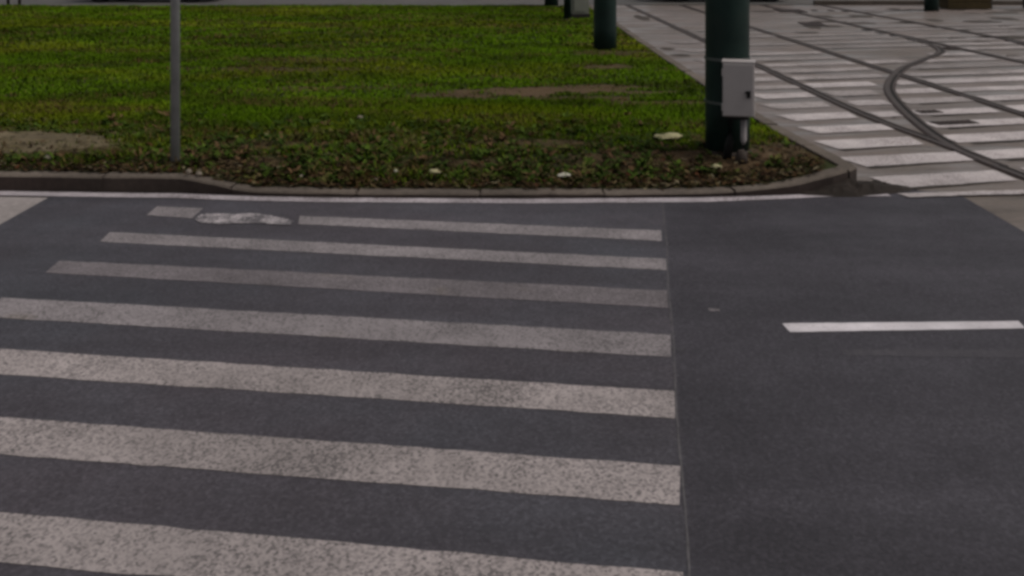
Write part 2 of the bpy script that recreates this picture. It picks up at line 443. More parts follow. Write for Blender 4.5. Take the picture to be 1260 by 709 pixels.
def grass_zone(y0, y1, x0, dens, hl, hh, w):
    n = int((y1 - y0) * (kerb_x((y0 + y1) / 2) - x0) * dens)
    X = rng.uniform(x0, 2.25, n); Y = rng.uniform(y0, y1, n)
    d = Y - kerb_y(X) - KW
    ok = (d > .01) & (X < kerb_x(np.maximum(Y, 6.6)) - KW - .01) & (X < 2.05 + (Y - 6.5) * .6) & (Y < FAR - .03)
    # keep blades to what could be seen
    ok &= (X / Y > -.66)
    X, Y, d = X[ok], Y[ok], d[ok]
    b = bare(X, Y); band = 1 - sstep(.25, 1.5, d + (fbm(X * 1.3, Y * 1.3, 33) - .5) * .9)
    clump = fbm(X * 2.6, Y * 2.6, 3, 5)
    keep = 1 - .98 * b - .55 * band * sstep(.40, .60, clump) - .3 * band
    keep *= .14 + .86 * sstep(.02, .34, d + (fbm(X * 2.2, Y * 2, 37) - .5) * .8); keep = np.where(in_slab(X, Y, .03), .06, keep)
    k = rng.uniform(0, 1, len(X)) < keep
    X, Y, d, b, band, clump = (q_[k] for q_ in (X, Y, d, b, band, clump)); n = len(X)
    P = np.stack([X, Y, land_z(X, Y) - .006], -1)
    tall = sstep(.42, .62, fbm(X * 1.1, Y * 1.1, 44)) * band
    Ln = rng.uniform(hl, hh, n) * (1 + .9 * tall + .35 * (clump - .5)) * (1 - .6 * b)
    # colour of each blade: fresh, yellowish, or dead
    g1 = np.array([.072, .134, .005]); g2 = np.array([.120, .134, .008]); g3 = np.array([.044, .066, .006]); dd = np.array([.115, .075, .030])
    p1 = fbm(X * .45 + 5, Y * .8, 51, 4); p2 = fbm(X * 1.7, Y * 2.6, 61, 4); p3 = fbm(X * .9, Y * 3.2, 71, 4)
    yel = np.clip(sstep(.42, .70, p1) * .8 + rng.normal(0, .06, n), 0, 1)[:, None]
    drk = np.clip(sstep(.46, .66, p2) * .75 + band * .62 + rng.normal(0, .12, n), 0, 1)[:, None]
    c = g1 * (1 - yel) + g2 * yel; c = c * (1 - drk) + g3 * drk
    dead = rng.uniform(0, 1, n) < (.02 + .8 * b + .42 * sstep(.50, .66, p3) + .18 * band)
    c[dead] = dd * rng.uniform(.35, 1.15, (dead.sum(), 1))
    c *= rng.uniform(.84, 1.16, (n, 1)) * (.50 + .95 * fbm(X * .5, Y * 1.0, 91, 4))[:, None]
    return blades(P, rng.uniform(0, 6.28, n), Ln, w * rng.uniform(.7, 1.3, n), rng.uniform(R(35), R(85), n), rng.uniform(R(-10), R(50), n), c,
                  [(0, .8), (.5, 1.0), (1, 0)])
def merge(parts):
    V, Fc, C = [], [], []; o = 0
    for v_, f_, c_ in parts: V.append(v_); Fc.append(f_ + o); C.append(c_); o += len(v_)
    return np.concatenate(V), np.concatenate(Fc), np.concatenate(C)
v_, f_, c_ = merge([grass_zone(6.3, 9.5, -6.5, 5600, .030, .062, .0075), grass_zone(9.5, 14, -9.5, 2700, .030, .055, .012), grass_zone(14, FAR, -15, 1250, .030, .055, .020)])
tag(obj('grass', np_mesh('grass', v_, f_, c_), M['grassm']), kind='stuff', label='short green grass covering the lawn behind the kerb', cat='grass')

# broad-leaved weeds along the kerb
def weeds(n):
    X = rng.uniform(-5.5, 2.2, n); d = rng.gamma(2.2, .30, n); Y = kerb_y(X) + KW + .05 + d
    cl = fbm(X * 1.8, Y * 2.4, 81, 3)
    k = (rng.uniform(0, 1, n) < (.25 + .6 * sstep(.42, .6, cl)) * (1 - .85 * sstep(.9, 1.7, X))) & (X < kerb_x(np.maximum(Y, 6.6)) - KW - .06) & (X < 2.0 + (Y - 6.5) * .6) & (d < 2.0) & ~in_slab(X, Y, .05)
    k &= rng.uniform(0, 1, n) < 1 - .7 * bare(X, Y)
    X, Y = X[k], Y[k]; out = []
    for x, y in zip(X, Y):
        m = rng.integers(5, 12); s = rng.uniform(.35, .95)
        P = np.tile(np.array([x, y, float(land_z(np.array([x]), np.array([y]))[0]) - .004]), (m, 1)); P[:, :2] += rng.normal(0, .012, (m, 2)); P[:, 2] += rng.uniform(0, .03, m) * s
        kind = rng.uniform()
        base = np.array([.026, .044, .007]) if kind < .42 else np.array([.046, .072, .010]) if kind < .68 else np.array([.07, .065, .02]) if kind < .8 else np.array([.085, .05, .025])
        c = base * rng.uniform(.6, 1.5, (m, 1))
        out.append(blades(P, rng.uniform(0, 6.28, m), rng.uniform(.045, .10, m) * s, rng.uniform(.018, .034, m) * s, rng.uniform(R(25), R(75), m), rng.uniform(R(-35), R(20), m), c,
                          [(0, .15), (.3, .85), (.65, 1.0), (1, 0)]))
    return merge(out)
v_, f_, c_ = weeds(6000)
tag(obj('weeds', np_mesh('weeds', v_, f_, c_), M['leaf']), kind='stuff', label='dark broad-leaved weeds growing in the strip behind the kerb', cat='weeds')

# dead leaves and crumbs of soil
def litter(n):
    X = rng.uniform(-5.5, 2.2, n); Y = kerb_y(X) + KW + .02 + rng.gamma(1.2, .28, n) - .05
    ok = (X < kerb_x(np.maximum(Y, 6.6)) - KW - .04) & (X < 2.0 + (Y - 6.5) * .6); X, Y = X[ok], Y[ok]; n = len(X)
    P = np.stack([X, Y, land_z(X, Y) + rng.uniform(.002, .03, n)], -1)
    pal = np.array([[.05, .03, .014], [.022, .013, .007], [.085, .062, .03], [.06, .022, .011], [.018, .012, .007], [.14, .115, .07]])
    c = pal[rng.choice(6, n, p=[.28, .3, .15, .08, .14, .05])] * rng.uniform(.7, 1.3, (n, 1))
    return blades(P, rng.uniform(0, 6.28, n), rng.uniform(.02, .06, n), rng.uniform(.012, .03, n), rng.uniform(R(-5), R(35), n), rng.uniform(R(-30), R(30), n), c,
                  [(0, .3), (.35, .95), (.7, .8), (1, 0)])
v_, f_, c_ = litter(8000)
tag(obj('leaf_litter', np_mesh('leaf_litter', v_, f_, c_), M['leaf']), kind='stuff', label='brown dead leaves and soil crumbs lying along the lawn edge', cat='leaf litter')

# dry straw lying over the worn strip at the left
n = 2600
X = rng.uniform(-6.5, -2.75, n); Y = rng.uniform(6.98, 7.95, n)
P = np.stack([X, Y, np.full(n, .138)], -1)
pal = np.array([[.18, .14, .065], [.12, .095, .045], [.05, .035, .018], [.16, .13, .07]])
c = pal[rng.choice(4, n)] * rng.uniform(.6, 1.15, (n, 1))
yaw = rng.normal(0, .35, n) + np.where(rng.uniform(0, 1, n) < .5, 0, math.pi)
v_, f_, c_ = blades(P, yaw, rng.uniform(.05, .16, n), rng.uniform(.003, .008, n), rng.uniform(R(0), R(14), n), rng.uniform(R(-14), R(5), n), c, [(0, .8), (.5, 1), (1, 0)])
tag(obj('straw', np_mesh('straw', v_, f_, c_), M['leaf']), kind='stuff', label='dry straw lying flat over the tan slab at the left', cat='straw')

# the tan slab itself: broken edge, uneven top
bm = bmesh.new(); N = 60; top = []; fr_ = []; bk = []
for i in range(N + 1):
    x = SLAB[0] + (SLAB[1] - SLAB[0]) * i / N
    e = 1 if i < N - 6 else 1 - ((i - (N - 6)) / 6) ** 2 * .75
    mid = (SLAB[2] + SLAB[3]) / 2; hw = (SLAB[3] - SLAB[2]) / 2 * e
    j1, j2 = random.uniform(-.03, .03), random.uniform(-.03, .03)
    zt = .137 + random.uniform(-.004, .004)
    row = [(x, mid - hw + j1, .09), (x, mid - hw + j1 + .008, zt), (x, mid + random.uniform(-.1, .1), zt + random.uniform(-.003, .006)), (x, mid + hw + j2 - .008, zt + .008), (x, mid + hw + j2, .09)]
    fr_.append([bm.verts.new(p) for p in row])
for a, b in zip(fr_, fr_[1:]):
    for k in range(4): bm.faces.new((a[k], a[k + 1], b[k + 1], b[k]))
bm.faces.new(fr_[0]); bm.faces.new(list(reversed(fr_[-1])))
bmesh.ops.recalc_face_normals(bm, faces=bm.faces)
tag(obj('stone_slab', bm, M['slab']), 'long weathered tan slab sunk in the grass behind the left kerb', 'slab')

# ------------------------------------------------------------------ markings on the road (parts of the road)
def quad_strip(name, parent, a0, a1, b0, b1, z, mat, n=40, jit=.004, label=None):
    """strip between edge a (a0->a1) and edge b (b0->b1), slightly ragged outline"""
    bm = bmesh.new(); ra, rb = [], []
    A0, A1, B0, B1 = (Vector((*p, z)) for p in (a0, a1, b0, b1))
    for i in range(n + 1):
        t = i / n; j = lambda: Vector((random.uniform(-jit, jit) * (0 if 0 < i < n else 1), random.uniform(-jit, jit), 0))
        ra.append(bm.verts.new(A0.lerp(A1, t) + j())); rb.append(bm.verts.new(B0.lerp(B1, t) + j()))
    for i in range(n): bm.faces.new((ra[i], ra[i + 1], rb[i + 1], rb[i]))
    bmesh.ops.recalc_face_normals(bm, faces=bm.faces)
    if bm.faces[0].normal.z < 0: bmesh.ops.reverse_faces(bm, faces=bm.faces)
    o = obj(name, bm, mat, parent)
    if label: o['label'] = label
    return o
Z1 = .0018
G = 'crosswalk_stripe'
# pixel corners of each stripe (top-left, top-right, bottom-left, bottom-right)
def stripe(tl, tr, bl, br, mat, label=None):
    return quad_strip(G, road, gp(*tl), gp(*tr), gp(*bl), gp(*br), Z1, M[mat], label=label)
s1b = stripe((369, 266), (814, 284), (367, 276), (814, 297), 'paint_old', 'farthest stripe, beside the bright scuffed mark')
quad_strip('crosswalk_stripe', road, gp(194, 254.5), gp(250, 256.5), gp(181, 265), gp(236, 269), Z1, M['paint_old'], 12, label='short cut-off end of the farthest stripe')
stripe((136, 286), (819, 319), (122, 298), (820, 333), 'paint_old')
stripe((74, 321), (822, 358), (56, 336), (823, 379.5), 'paint_faded', 'most faded stripe, third from the kerb')
def ext(p, q, k=1.45):   # carry an edge on to the left, to the true end of the stripe
    return None
def long_stripe(y0, y1, xr, yr0, yr1, mat):
    # left end lies on the crosswalk's left edge, X from about -2.35 m
    a1 = gp(xr, yr0); b1 = gp(xr + .5, yr1); a = gp(0, y0); b = gp(0, y1)
    def run(p, q):
        tx = -2.30 - (4.9 - p[1]) * .12; t = (tx - q[0]) / (p[0] - q[0]); return (q[0] + (p[0] - q[0]) * t, q[1] + (p[1] - q[1]) * t)
    quad_strip(G, road, run(a, a1), a1, run(b, b1), b1, Z1, M[mat])
long_stripe(366.5, 391.5, 824.5, 412, 440, 'paint_old')
long_stripe(430, 461, 830, 482, 515, 'paint')
long_stripe(514, 560, 836, 574.5, 621.5, 'paint')
long_stripe(631, 693, 842, 705.5, 766, 'paint')
long_stripe(802, 890, 850, 900, 1000, 'paint')
# bright thick blob over the first stripe
bm = bmesh.new(); pts = [(240, 270), (247, 266), (256, 263), (285, 264), (316, 263.5), (345, 268), (361, 272.5), (357, 278), (330, 276), (296, 275.5), (270, 277), (247, 275.5)]
vs = []; fine = []
for i, p in enumerate(pts):
    q_ = pts[(i + 1) % len(pts)]
    for k in range(7): fine.append((p[0] + (q_[0] - p[0]) * k / 7 + random.uniform(-1.6, 1.6), p[1] + (q_[1] - p[1]) * k / 7 + random.uniform(-.55, .55)))
for i, p in enumerate(fine):
    x, y = gp(*p); vs.append(bm.verts.new((x, y, .0045)))
f = bm.faces.new(vs); f.normal_update()
if f.normal.z < 0: f.normal_flip()
o = obj('scuffed_mark', bm, M['paint_bright'], road); o['label'] = 'bright chipped mark on the farthest crosswalk stripe'
# lane dash
quad_strip('lane_dash', road, gp(962, 398.5), gp(1253, 395.5), gp(972, 409), gp(1262, 404.5), Z1, M['paint_fresh'], 30, .0015)
# ghosts of removed lines
quad_strip('faded_line', road, gp(871, 380), gp(884, 380), gp(873, 383.5), gp(888, 383), .001, M['paint_faded'], 8, .008, 'small grey dab')
quad_strip('faded_line', road, gp(1035, 430), gp(1262, 431), gp(1037, 438), gp(1262, 441), .0009, M['paint_ghost'], 30, .006)
quad_strip('faded_line', road, gp(826, 428), gp(846, 428.5), gp(826, 432), gp(846, 432), .0009, M['paint_ghost'], 6, .004)
# paving seam beside the crosswalk
def seam_x(y): return .112 + .134 * y
bm = bmesh.new(); ra = []; rb = []
for i in range(121):
    y = -2 + (6.24 + 2) * i / 120; x = seam_x(y) + .004 * math.sin(y * 5) + random.uniform(-.0015, .0015); w = random.uniform(.002, .0042)
    ra.append(bm.verts.new((x - w, y, .002))); rb.append(bm.verts.new((x + w, y, .002)))
for i in range(120): bm.faces.new((rb[i], rb[i + 1], ra[i + 1], ra[i]))
obj('paving_seam', bm, M['seam'], road)
# white gutter line at the kerb's foot
bm = bmesh.new(); ra = []; rb = []
for i in range(161):
    x = -6.0 + (2.42 + 6.0) * i / 160; y = float(kerb_y(min(x, 2.05))) - .018 - .02 * max(0, x - 1.9)
    w = .105 - .04 * max(0, min(1, (x - 1.2)))
    ra.append(bm.verts.new((x, y - w + random.uniform(-.003, .003), .004))); rb.append(bm.verts.new((x, y + random.uniform(-.003, .003), .004)))
for i in range(160): bm.faces.new((ra[i], ra[i + 1], rb[i + 1], rb[i]))
obj('gutter_line', bm, M['gutter'], road)
# bright edging strip between track bed and road
quad_strip('edging_strip', bed, gp(1104, 239.5), (6.5, 6.86), gp(1118, 244), (6.5, 6.74), .008, M['bar'], 60, .006)
quad_strip('dirt_wedge', bed, (2.22, 6.78), (2.50, 6.56), (2.22, 6.44), (2.62, 6.46), .006, M['patch'], 10, .012)

# ------------------------------------------------------------------ tram tracks (parts of the track bed)
def XA(y): return float(np.interp(y, [6.2, 6.8, 7.5, 8.0, 8.7, 9.8, 13, 16.3, 20.8, 25], [3.60, 3.56, 3.50, 3.44, 3.34, 3.27, 3.18, 3.08, 2.95, 2.83]))
def XB(y): return 4.78 + (9.4 - y) * .040
def XD(y): return 6.74 - (y - 14) * .055
def XE(y): return XD(y) + 1.435
CPTS = [(3.64, -14), (3.64, 4), (3.60, 6.3), (3.54, 6.9), (3.49, 7.5), (3.52, 8.2), (3.72, 9.36), (4.03, 10.6), (4.38, 11.5), (4.95, 12.6), (5.65, 13.6), (6.25, 14.5), (6.5, 15.6), (6.56, 17.2)]
APTS = [(3.53, 7.2), (3.45, 8.0), (3.34, 8.8), (3.27, 9.8), (3.18, 13), (3.08, 16.3), (2.95, 20.8), (2.83, 24.6)]
BPTS = [(XB(-14) - .3, -14), (XB(4), 4), (XB(9), 9), (XB(15), 15), (XB(24.6), 24.6)]
DPTS = [(XD(4) + .1, 4), (XD(10), 10), (XD(15), 15), (XD(24.6), 24.6)]
EPTS = [(x + 1.435, y) for x, y in DPTS]
C2 = [(5.05, 6.5), (5.12, 8), (5.45, 9.2), (6.0, 10.4), (6.8, 11.8), (7.5, 13.2), (7.85, 14.6), (7.98, 16)]
def rail(pts, label, z=0.0):
    path = [Vector((p.x, p.y, z)) for p in smooth_path([(x, y, 0) for x, y in pts], .2)]
    bm = bmesh.new()
    sweep(bm, path, [(-.066, -.01), (.062, -.01), (.060, .0035), (-.064, .0035)], 0)
    sweep(bm, path, [(-.004, .002), (.048, .002), (.046, .0095), (-.002, .0095)], 1)
    sweep(bm, path, [(-.036, .002), (-.006, .002), (-.006, .0045), (-.036, .0045)], 2)
    sweep(bm, path, [(-.052, .002), (-.038, .002), (-.038, .008), (-.052, .008)], 1)
    bmesh.ops.recalc_face_normals(bm, faces=bm.faces)
    o = obj('rail', bm, [M['bitumen'], M['steel'], M['groove']], bed); o['label'] = label; return o
rail(CPTS, 'curved rail swinging across to the far track', .0006)
rail(APTS, 'straight rail nearest the lawn')
rail(BPTS, 'second straight rail of the near track', .0012)
rail(DPTS, 'near rail of the far track', .0018)
rail(EPTS, 'outermost rail of the far track', .0024)
rail(C2, 'outer rail of the curved link', .003)

def XC(y):
    ys = [p[1] for p in CPTS]; xs = [p[0] for p in CPTS]; return float(np.interp(y, ys, xs))
SK = .213
def solve(fx, x0, y0):
    x = x0
    for _ in range(12): x = fx(y0 + (x - 2.43) * SK)
    return x
cnt = 0
for k in range(0, 19):
    y0 = 6.58 + .60 * k + random.uniform(-.015, .015)
    xs = [2.43 + random.uniform(-.02, .02)]
    cuts = sorted(solve(f_x, 4, y0) for f_x in ([XA, XB, XD, XE] + ([XC] if k < 12 else [])))
    segs = []; prev = xs[0]; first = True
    for c in cuts + [9.6]:
        g = .055
        a, b = (prev if first else prev + g), c - (g if c < 9.6 else 0)
        if b - a > .16: segs.append((a, b))
        prev = c; first = False
    for a, b in segs:
        if k > 10 and random.random() < .35 or cnt >= 96: continue
        if a > 9.0 or (a / (y0 + 1)) > .62: continue
        a += random.uniform(0, .05); b -= random.uniform(0, .10)
        if b - a < .1: continue
        th = .30 * random.uniform(.88, 1.1); ya = y0 + (a - 2.43) * SK; yb = y0 + (b - 2.43) * SK
        mt = M['bar'] if k < 5 or k < 9 and random.random() < .7 else M['bar_worn'] if k < 14 and random.random() < .75 else M['bar_faded']
        sl = .11 if a < 2.6 else .02
        quad_strip('painted_bar', bed, (a, ya + th), (b - .01, yb + th * .97), (a + sl, ya), (b, yb), .002 + .0, mt, max(4, int((b - a) / .08)), .007)
        # worn joint beside the bar
        if random.random() < .65:
            quad_strip('dark_joint', bed, (a + .1, ya - .01), (b - .1 * random.random(), yb - .01), (a + .13, ya - .045), (b - .1, yb - .04), .0015, M['patch'], 8, .006)
        cnt += 1

bm = bmesh.new(); gx, gy = 40, 22; gv = []
for j in range(gy + 1):
    row = []
    for i in range(gx + 1):
        u, w_ = i / gx * 2 - 1, j / gy * 2 - 1; rr_ = math.sqrt(u * u + w_ * w_)
        x = 2.20 + .46 * u; y = 6.49 + .15 * w_ + (.10 * u if u > 0 else .02 * u)
        hgt = max(0.0, 1 - rr_ ** 1.5) * .075 * (.5 + float(fbm(np.array([x * 14]), np.array([y * 14]), 7)[0]))
        row.append(bm.verts.new((x, y, -.003 + hgt)))
    gv.append(row)
for a, b in zip(gv, gv[1:]):
    for i in range(gx): bm.faces.new((a[i], a[i + 1], b[i + 1], b[i]))
tag(obj('dirt_mound', bm, M['dirt']), kind='structure')
def cover(loc, sx, sy, rz, label, name='drain_cover'):
    e = empty(name, (*loc, .0), rz)
    bm = bmesh.new(); box(bm, (0, 0, .002), (sx, sy, .012), .002); obj('frame', bm, M['iron'], e)
    bm = bmesh.new()
    nsl = max(3, int(sx / .045))
    for i in range(nsl):
        box(bm, (-sx / 2 + sx * (i + .5) / nsl, 0, .010), (sx / nsl * .5, sy * .78, .006), .001)
    obj('grate', bm, M['bitumen'], e)
    tag(e, label, 'drain cover'); return e
cover(gp(1143, 138), .22, .13, R(12), 'small dark iron cover between the curved rail and the second straight rail, farther of two')
cover(gp(1174, 151.5), .40, .15, R(12), 'long dark iron cover lying beside the curved rail, nearer of two')
cover(gp(1000, 30), .42, .85, R(-6), 'large dark iron cover between the two tracks, beyond the near bars')
cover(gp(972, 13.5), .60, .9, R(-4), 'farthest dark iron cover, just right of the big green pole')
cover(gp(1172, 60), .30, .28, R(12), 'iron cover where the curved rail joins the far track')
cover(gp(1150, 33), .16, .5, R(0), 'tiny iron cover standing alone in front of the far green pole')
# bolted sleeper heads along the far track: small dark dots
for i, (px, py) in enumerate([(1050, 31), (1066, 37), (1083, 41), (1101, 44.5), (1124, 50), (1002, 13), (1022, 13), (1040, 14)]):
    x, y = gp(px, py)
    bm = bmesh.new(); box(bm, (x, y, 0), (.10, .26, .014), .003); obj('fixing_plate', bm, M['iron'], bed)
# stained patches farther off
for i, (px, py, sx, sy) in enumerate([(1215, 45, .5, .5), (1245, 34, .35, .9), (1193, 39, .25, .8), (1235, 23, .5, .9), (1116, 28, .35, .5), (1180, 47.5, .35, .35), (790, 22, .30, 1.5), (821, 60, .22, .35), (838, 68, .28, .3), (1060, 20, .5, .7), (1130, 12, .8, .6), (1010, 20, .6, .4), (1235, 16, .8, .5), (940, 14, .6, .5), (1208, 52, .3, .3), (1150, 25, .3, .6), (1252, 70, .25, .5)] + [(random.uniform(960, 1270), random.uniform(9, 46), random.uniform(.2, .9), random.uniform(.15, .6)) for _ in range(16)]):
    x, y = gp(px, py)
    bm = bmesh.new(); n_ = 14
    vs = [bm.verts.new((x + sx * .5 * math.cos(2 * math.pi * a / n_) * random.uniform(.7, 1.15), y + sy * .5 * math.sin(2 * math.pi * a / n_) * random.uniform(.7, 1.15), .001)) for a in range(n_)]
    bm.faces.new(vs); obj('stain', bm, M['stain'], bed)

# ------------------------------------------------------------------ poles
def make_pole():
    e = empty('catenary_pole', (0, 0, 0)); r = .158
    bm = bmesh.new(); lathe(bm, [(r, -.05), (r, .3), (r * .985, 2.5), (r * .8, 7.4)], 36); obj('shaft', bm, M['green'], e)
    bm = bmesh.new(); lathe(bm, [(.172, -.06), (.174, .004), (.165, .014), (r + .001, .018)], 36); obj('footing', bm, M['cement'], e)
    bm = bmesh.new(); lathe(bm, [(r * .82, 7.36), (r * .82, 7.44), (r * .5, 7.5), (.01, 7.53)], 36); obj('cap', bm, M['green'], e)
    return e
GR = 'green catenary poles along the tram track'
def pole_at(src, x, y, z, label):
    o = src if src else None
    o.location = (x, y, z); tag(o, label, 'pole', GR); return o
pole = make_pole(); pole_at(pole, 1.560, 7.215, .110, 'thick dark green pole in front, with the grey box strapped to it')
p2 = pole_at(copy_tree(pole), 1.285, 13.75, .09, 'dark green pole standing second along the lawn edge')
p3 = pole_at(copy_tree(pole), .885, 23.0, .0, 'farthest dark green pole at the end of the lawn')
p3.location = (.885, 22.35, .125)
p4 = pole_at(copy_tree(pole), 9.50, 22.55, -.004, 'dark green pole standing alone beyond the far tram track')
# slim dark post and the small cabinet beside it
e = empty('slim_post', (1.035, 18.6, .12)); bm = bmesh.new(); lathe(bm, [(.068, -.05), (.068, 1.0), (.06, 3.2)], 20); obj('shaft', bm, M['green'], e)
bm = bmesh.new(); lathe(bm, [(.11, -.05), (.11, .014), (.07, .03)], 20); obj('footing', bm, M['iron'], e)
bm = bmesh.new(); lathe(bm, [(.064, 3.19), (.064, 3.22), (.01, 3.25)], 20); obj('cap', bm, M['green'], e)
tag(e, 'slim dark post on the lawn beside the small pale cabinet', 'post')
e = empty('utility_cabinet', (1.29, 19.0, .12), R(8))
bm = bmesh.new(); box(bm, (0, 0, .03), (.36, .26, .12), .006); obj('plinth', bm, M['iron'], e)
bm = bmesh.new(); box(bm, (0, 0, .50), (.32, .22, .82), .01); obj('housing', bm, M['cabinet'], e)
bm = bmesh.new(); box(bm, (-.02, -.116, .50), (.22, .014, .72), .004); obj('door', bm, M['cabinet'], e)
bm = bmesh.new(); box(bm, (0, 0, .925), (.36, .26, .03), .008); obj('lid', bm, M['cabinet'], e)
tag(e, 'small pale cabinet on a dark plinth between the slim post and the second green pole', 'cabinet')
# galvanised signpost
e = empty('sign_post', (-2.30, 6.80, .095))
bm = bmesh.new(); lathe(bm, [(.031, -.06), (.031, 2.9), (.031, 3.0)], 20); obj('shaft', bm, M['galv'], e)
bm = bmesh.new(); lathe(bm, [(.075, -.05), (.07, .006), (.034, .022)], 16); obj('footing', bm, M['cement'], e)
bm = bmesh.new(); lathe(bm, [(.034, 2.98), (.034, 3.01), (.004, 3.02)], 20); obj('cap', bm, M['boxdark'], e)
tag(e, 'thin grey steel post standing behind the left kerb', 'post')

# grey box strapped to the first pole
e = empty('control_box', (1.560, 7.215, .118), R(-14))
cy = -.255
bm = bmesh.new(); box(bm, (.086, cy + .012, .482), (.218, .150, .375), .007); obj('housing', bm, M['boxgrey'], e)
bm = bmesh.new(); box(bm, (.084, cy - .070, .482), (.202, .012, .358), .004); dr = obj('door', bm, M['boxgrey'], e)
bm = bmesh.new(); box(bm, (.084 + .070, cy - .083, .455), (.026, .016, .050), .005); box(bm, (.084 + .066, cy - .088, .470), (.036, .02, .016), .004); obj('latch', bm, M['boxdark'], dr)
for z in (.36, .60):
    bm = bmesh.new(); box(bm, (-.022, cy - .070, z), (.010, .018, .05), .002); obj('hinge', bm, M['boxgrey'], dr)
bm = bmesh.new(); box(bm, (.086, cy + .012, .6735), (.228, .160, .008), .003); obj('rain_lid', bm, M['boxgrey'], e)
for z in (.345, .655):
    bm = bmesh.new(); sg = 36; r0, r1 = .1592, .1640
    for s_ in range(sg):
        a0, a1 = 2 * math.pi * s_ / sg, 2 * math.pi * (s_ + 1) / sg
        v8 = [bm.verts.new((r * math.cos(a), r * math.sin(a), zz)) for zz in (z, z + .02) for r, a in ((r0, a0), (r1, a0), (r1, a1), (r0, a1))]
        for q4 in ((1, 2, 6, 5), (4, 5, 6, 7), (3, 2, 1, 0)): bm.faces.new([v8[i] for i in q4])
    bmesh.ops.remove_doubles(bm, verts=bm.verts, dist=1e-5)
    obj('strap', bm, M['band'], e)
for z in (.345, .62):
    bm = bmesh.new(); box(bm, (.06, -.168, z), (.16, .024, .03), .003); obj('bracket', bm, M['band'], e)
bm = bmesh.new(); tube(bm, [(.120, cy + .01, .31), (.120, cy + .01, .12), (.110, cy + .02, .03), (.100, cy + .02, -.03)], .022, 12); c_1 = obj('conduit', bm, M['conduit'], e); c_1['label'] = 'pale grey conduit'
bm = bmesh.new(); tube(bm, [(.035, cy + .02, .31), (.022, cy + .03, .1), (.0, cy + .04, -.03)], .030, 12); c_2 = obj('conduit', bm, M['boxdark'], e); c_2['label'] = 'thick black conduit'
bm = bmesh.new(); box(bm, (.080, cy + .01, .284), (.15, .10, .024), .006); obj('gland_plate', bm, M['boxdark'], e)
bm = bmesh.new(); lathe(bm, [(.050, -.04), (.040, .02), (.026, .05), (.021, .055)], 14, .104, cy + .0); obj('conduit_foot', bm, M['cement'], e)
tag(e, 'grey metal box with a black latch strapped to the nearest green pole', 'control box')

# ------------------------------------------------------------------ litter and stones
def crumple(name, px, py, sx, sy, sz, mat, label, cat, rz=0.0, zg=None, seed=0):
    z0 = .10
    for _ in range(3):
        x, y = gp(px, py, z0); z0 = float(land_z(np.array([x]), np.array([y]))[0]) if zg is None else zg
    rr = random.Random(seed); bm = bmesh.new(); bmesh.ops.create_icosphere(bm, subdivisions=2, radius=1)
    for v in bm.verts:
        k = rr.uniform(.72, 1.12); v.co = Vector((v.co.x * sx / 2 * k, v.co.y * sy / 2 * k, v.co.z * sz / 2 * rr.uniform(.6, 1.1)))
    o = obj(name, bm, mat, None, (x, y, z0 + sz * .42 + .012), rz)
    return tag(o, label, cat, None)
crumple('crumpled_paper', 487, 210, .032, .03, .03, M['paper'], 'tiny round white scrap in the dark weeds, left of the long white scrap', 'litter', seed=1)
crumple('crumpled_paper', 535, 211, .09, .07, .04, M['paper_tan'], 'flat whitish scrap in the weeds, right of the tiny round one', 'litter', R(-30), seed=2)
crumple('crumpled_paper', 695, 217, .10, .07, .03, M['paper'], 'bright white crumpled scrap near the kerb, midway to the big green pole', 'litter', R(20), seed=3)
crumple('flattened_carton', 823, 174, .25, .15, .055, M['paper_tan'], 'long pale flattened carton lying on bare soil left of the big green pole', 'litter', R(14), seed=4)
crumple('crumpled_paper', 882, 206, .08, .06, .035, M['paper_tan'], 'small pale scrap on the soil in front of the big green pole', 'litter', R(5), seed=5)
crumple('crumpled_paper', 443, 148, .06, .05, .03, M['stone'], 'greyish scrap higher up the lawn, above the weeds', 'litter', seed=6)
crumple('pale_stone', 370, 219, .04, .035, .025, M['stone'], 'small pale stone in the soil close behind the kerb, left of the scraps', 'stone', seed=7)
crumple('pale_stone', 462, 225, .05, .03, .022, M['stone'], 'flat pale stone touching the kerb below the tiny round scrap', 'stone', seed=8)
crumple('pale_stone', 232, 217, .045, .035, .04, M['stone'], 'left one of two beige stones on the kerb beside the thin grey post', 'stone', zg=.10, seed=9)
crumple('pale_stone', 245, 219, .045, .035, .035, M['stone'], 'right one of two beige stones on the kerb beside the thin grey post', 'stone', zg=.085, seed=10)
crumple('pale_stone', 60, 199, .07, .05, .04, M['stone'], 'grey stone in the dark weeds below the tan slab', 'stone', seed=11)

# ------------------------------------------------------------------ far things: posts, planter, cars
def slim(px, py, label):
    x, y = gp(px, py); e = empty('bollard', (x, y, 0))
    bm = bmesh.new(); lathe(bm, [(.035, -.02), (.035, .86), (.02, .9), (.004, .905)], 14); obj('shaft', bm, M['patch'], e)
    bm = bmesh.new(); lathe(bm, [(.07, -.01), (.07, .012), (.036, .02)], 14); obj('base_plate', bm, M['iron'], e)
    tag(e, label, 'bollard', 'bollards beyond the lawn')
slim(10, 6.5, 'slim dark bollard beyond the lawn, leftmost of the two'); slim(24, 6.5, 'slim dark bollard beyond the lawn, right of the other')
e = empty('timber_planter', (10.60, 23.35, -.004))
for z in (.09, .255, .42):
    bm = bmesh.new(); box(bm, (0, 0, z), (1.0, .6, .155), .008); obj('plank', bm, M['planter'], e)
bm = bmesh.new(); box(bm, (0, 0, .50), (.9, .5, .01)); obj('soil', bm, M['soil'], e)
tag(e, 'brown timber planter beyond the far tram track', 'planter')
e = empty('timber_bench', (11.75, 23.6, -.004))
bm = bmesh.new(); box(bm, (0, 0, .43), (1.3, .42, .05), .006); obj('seat', bm, M['planter'], e)
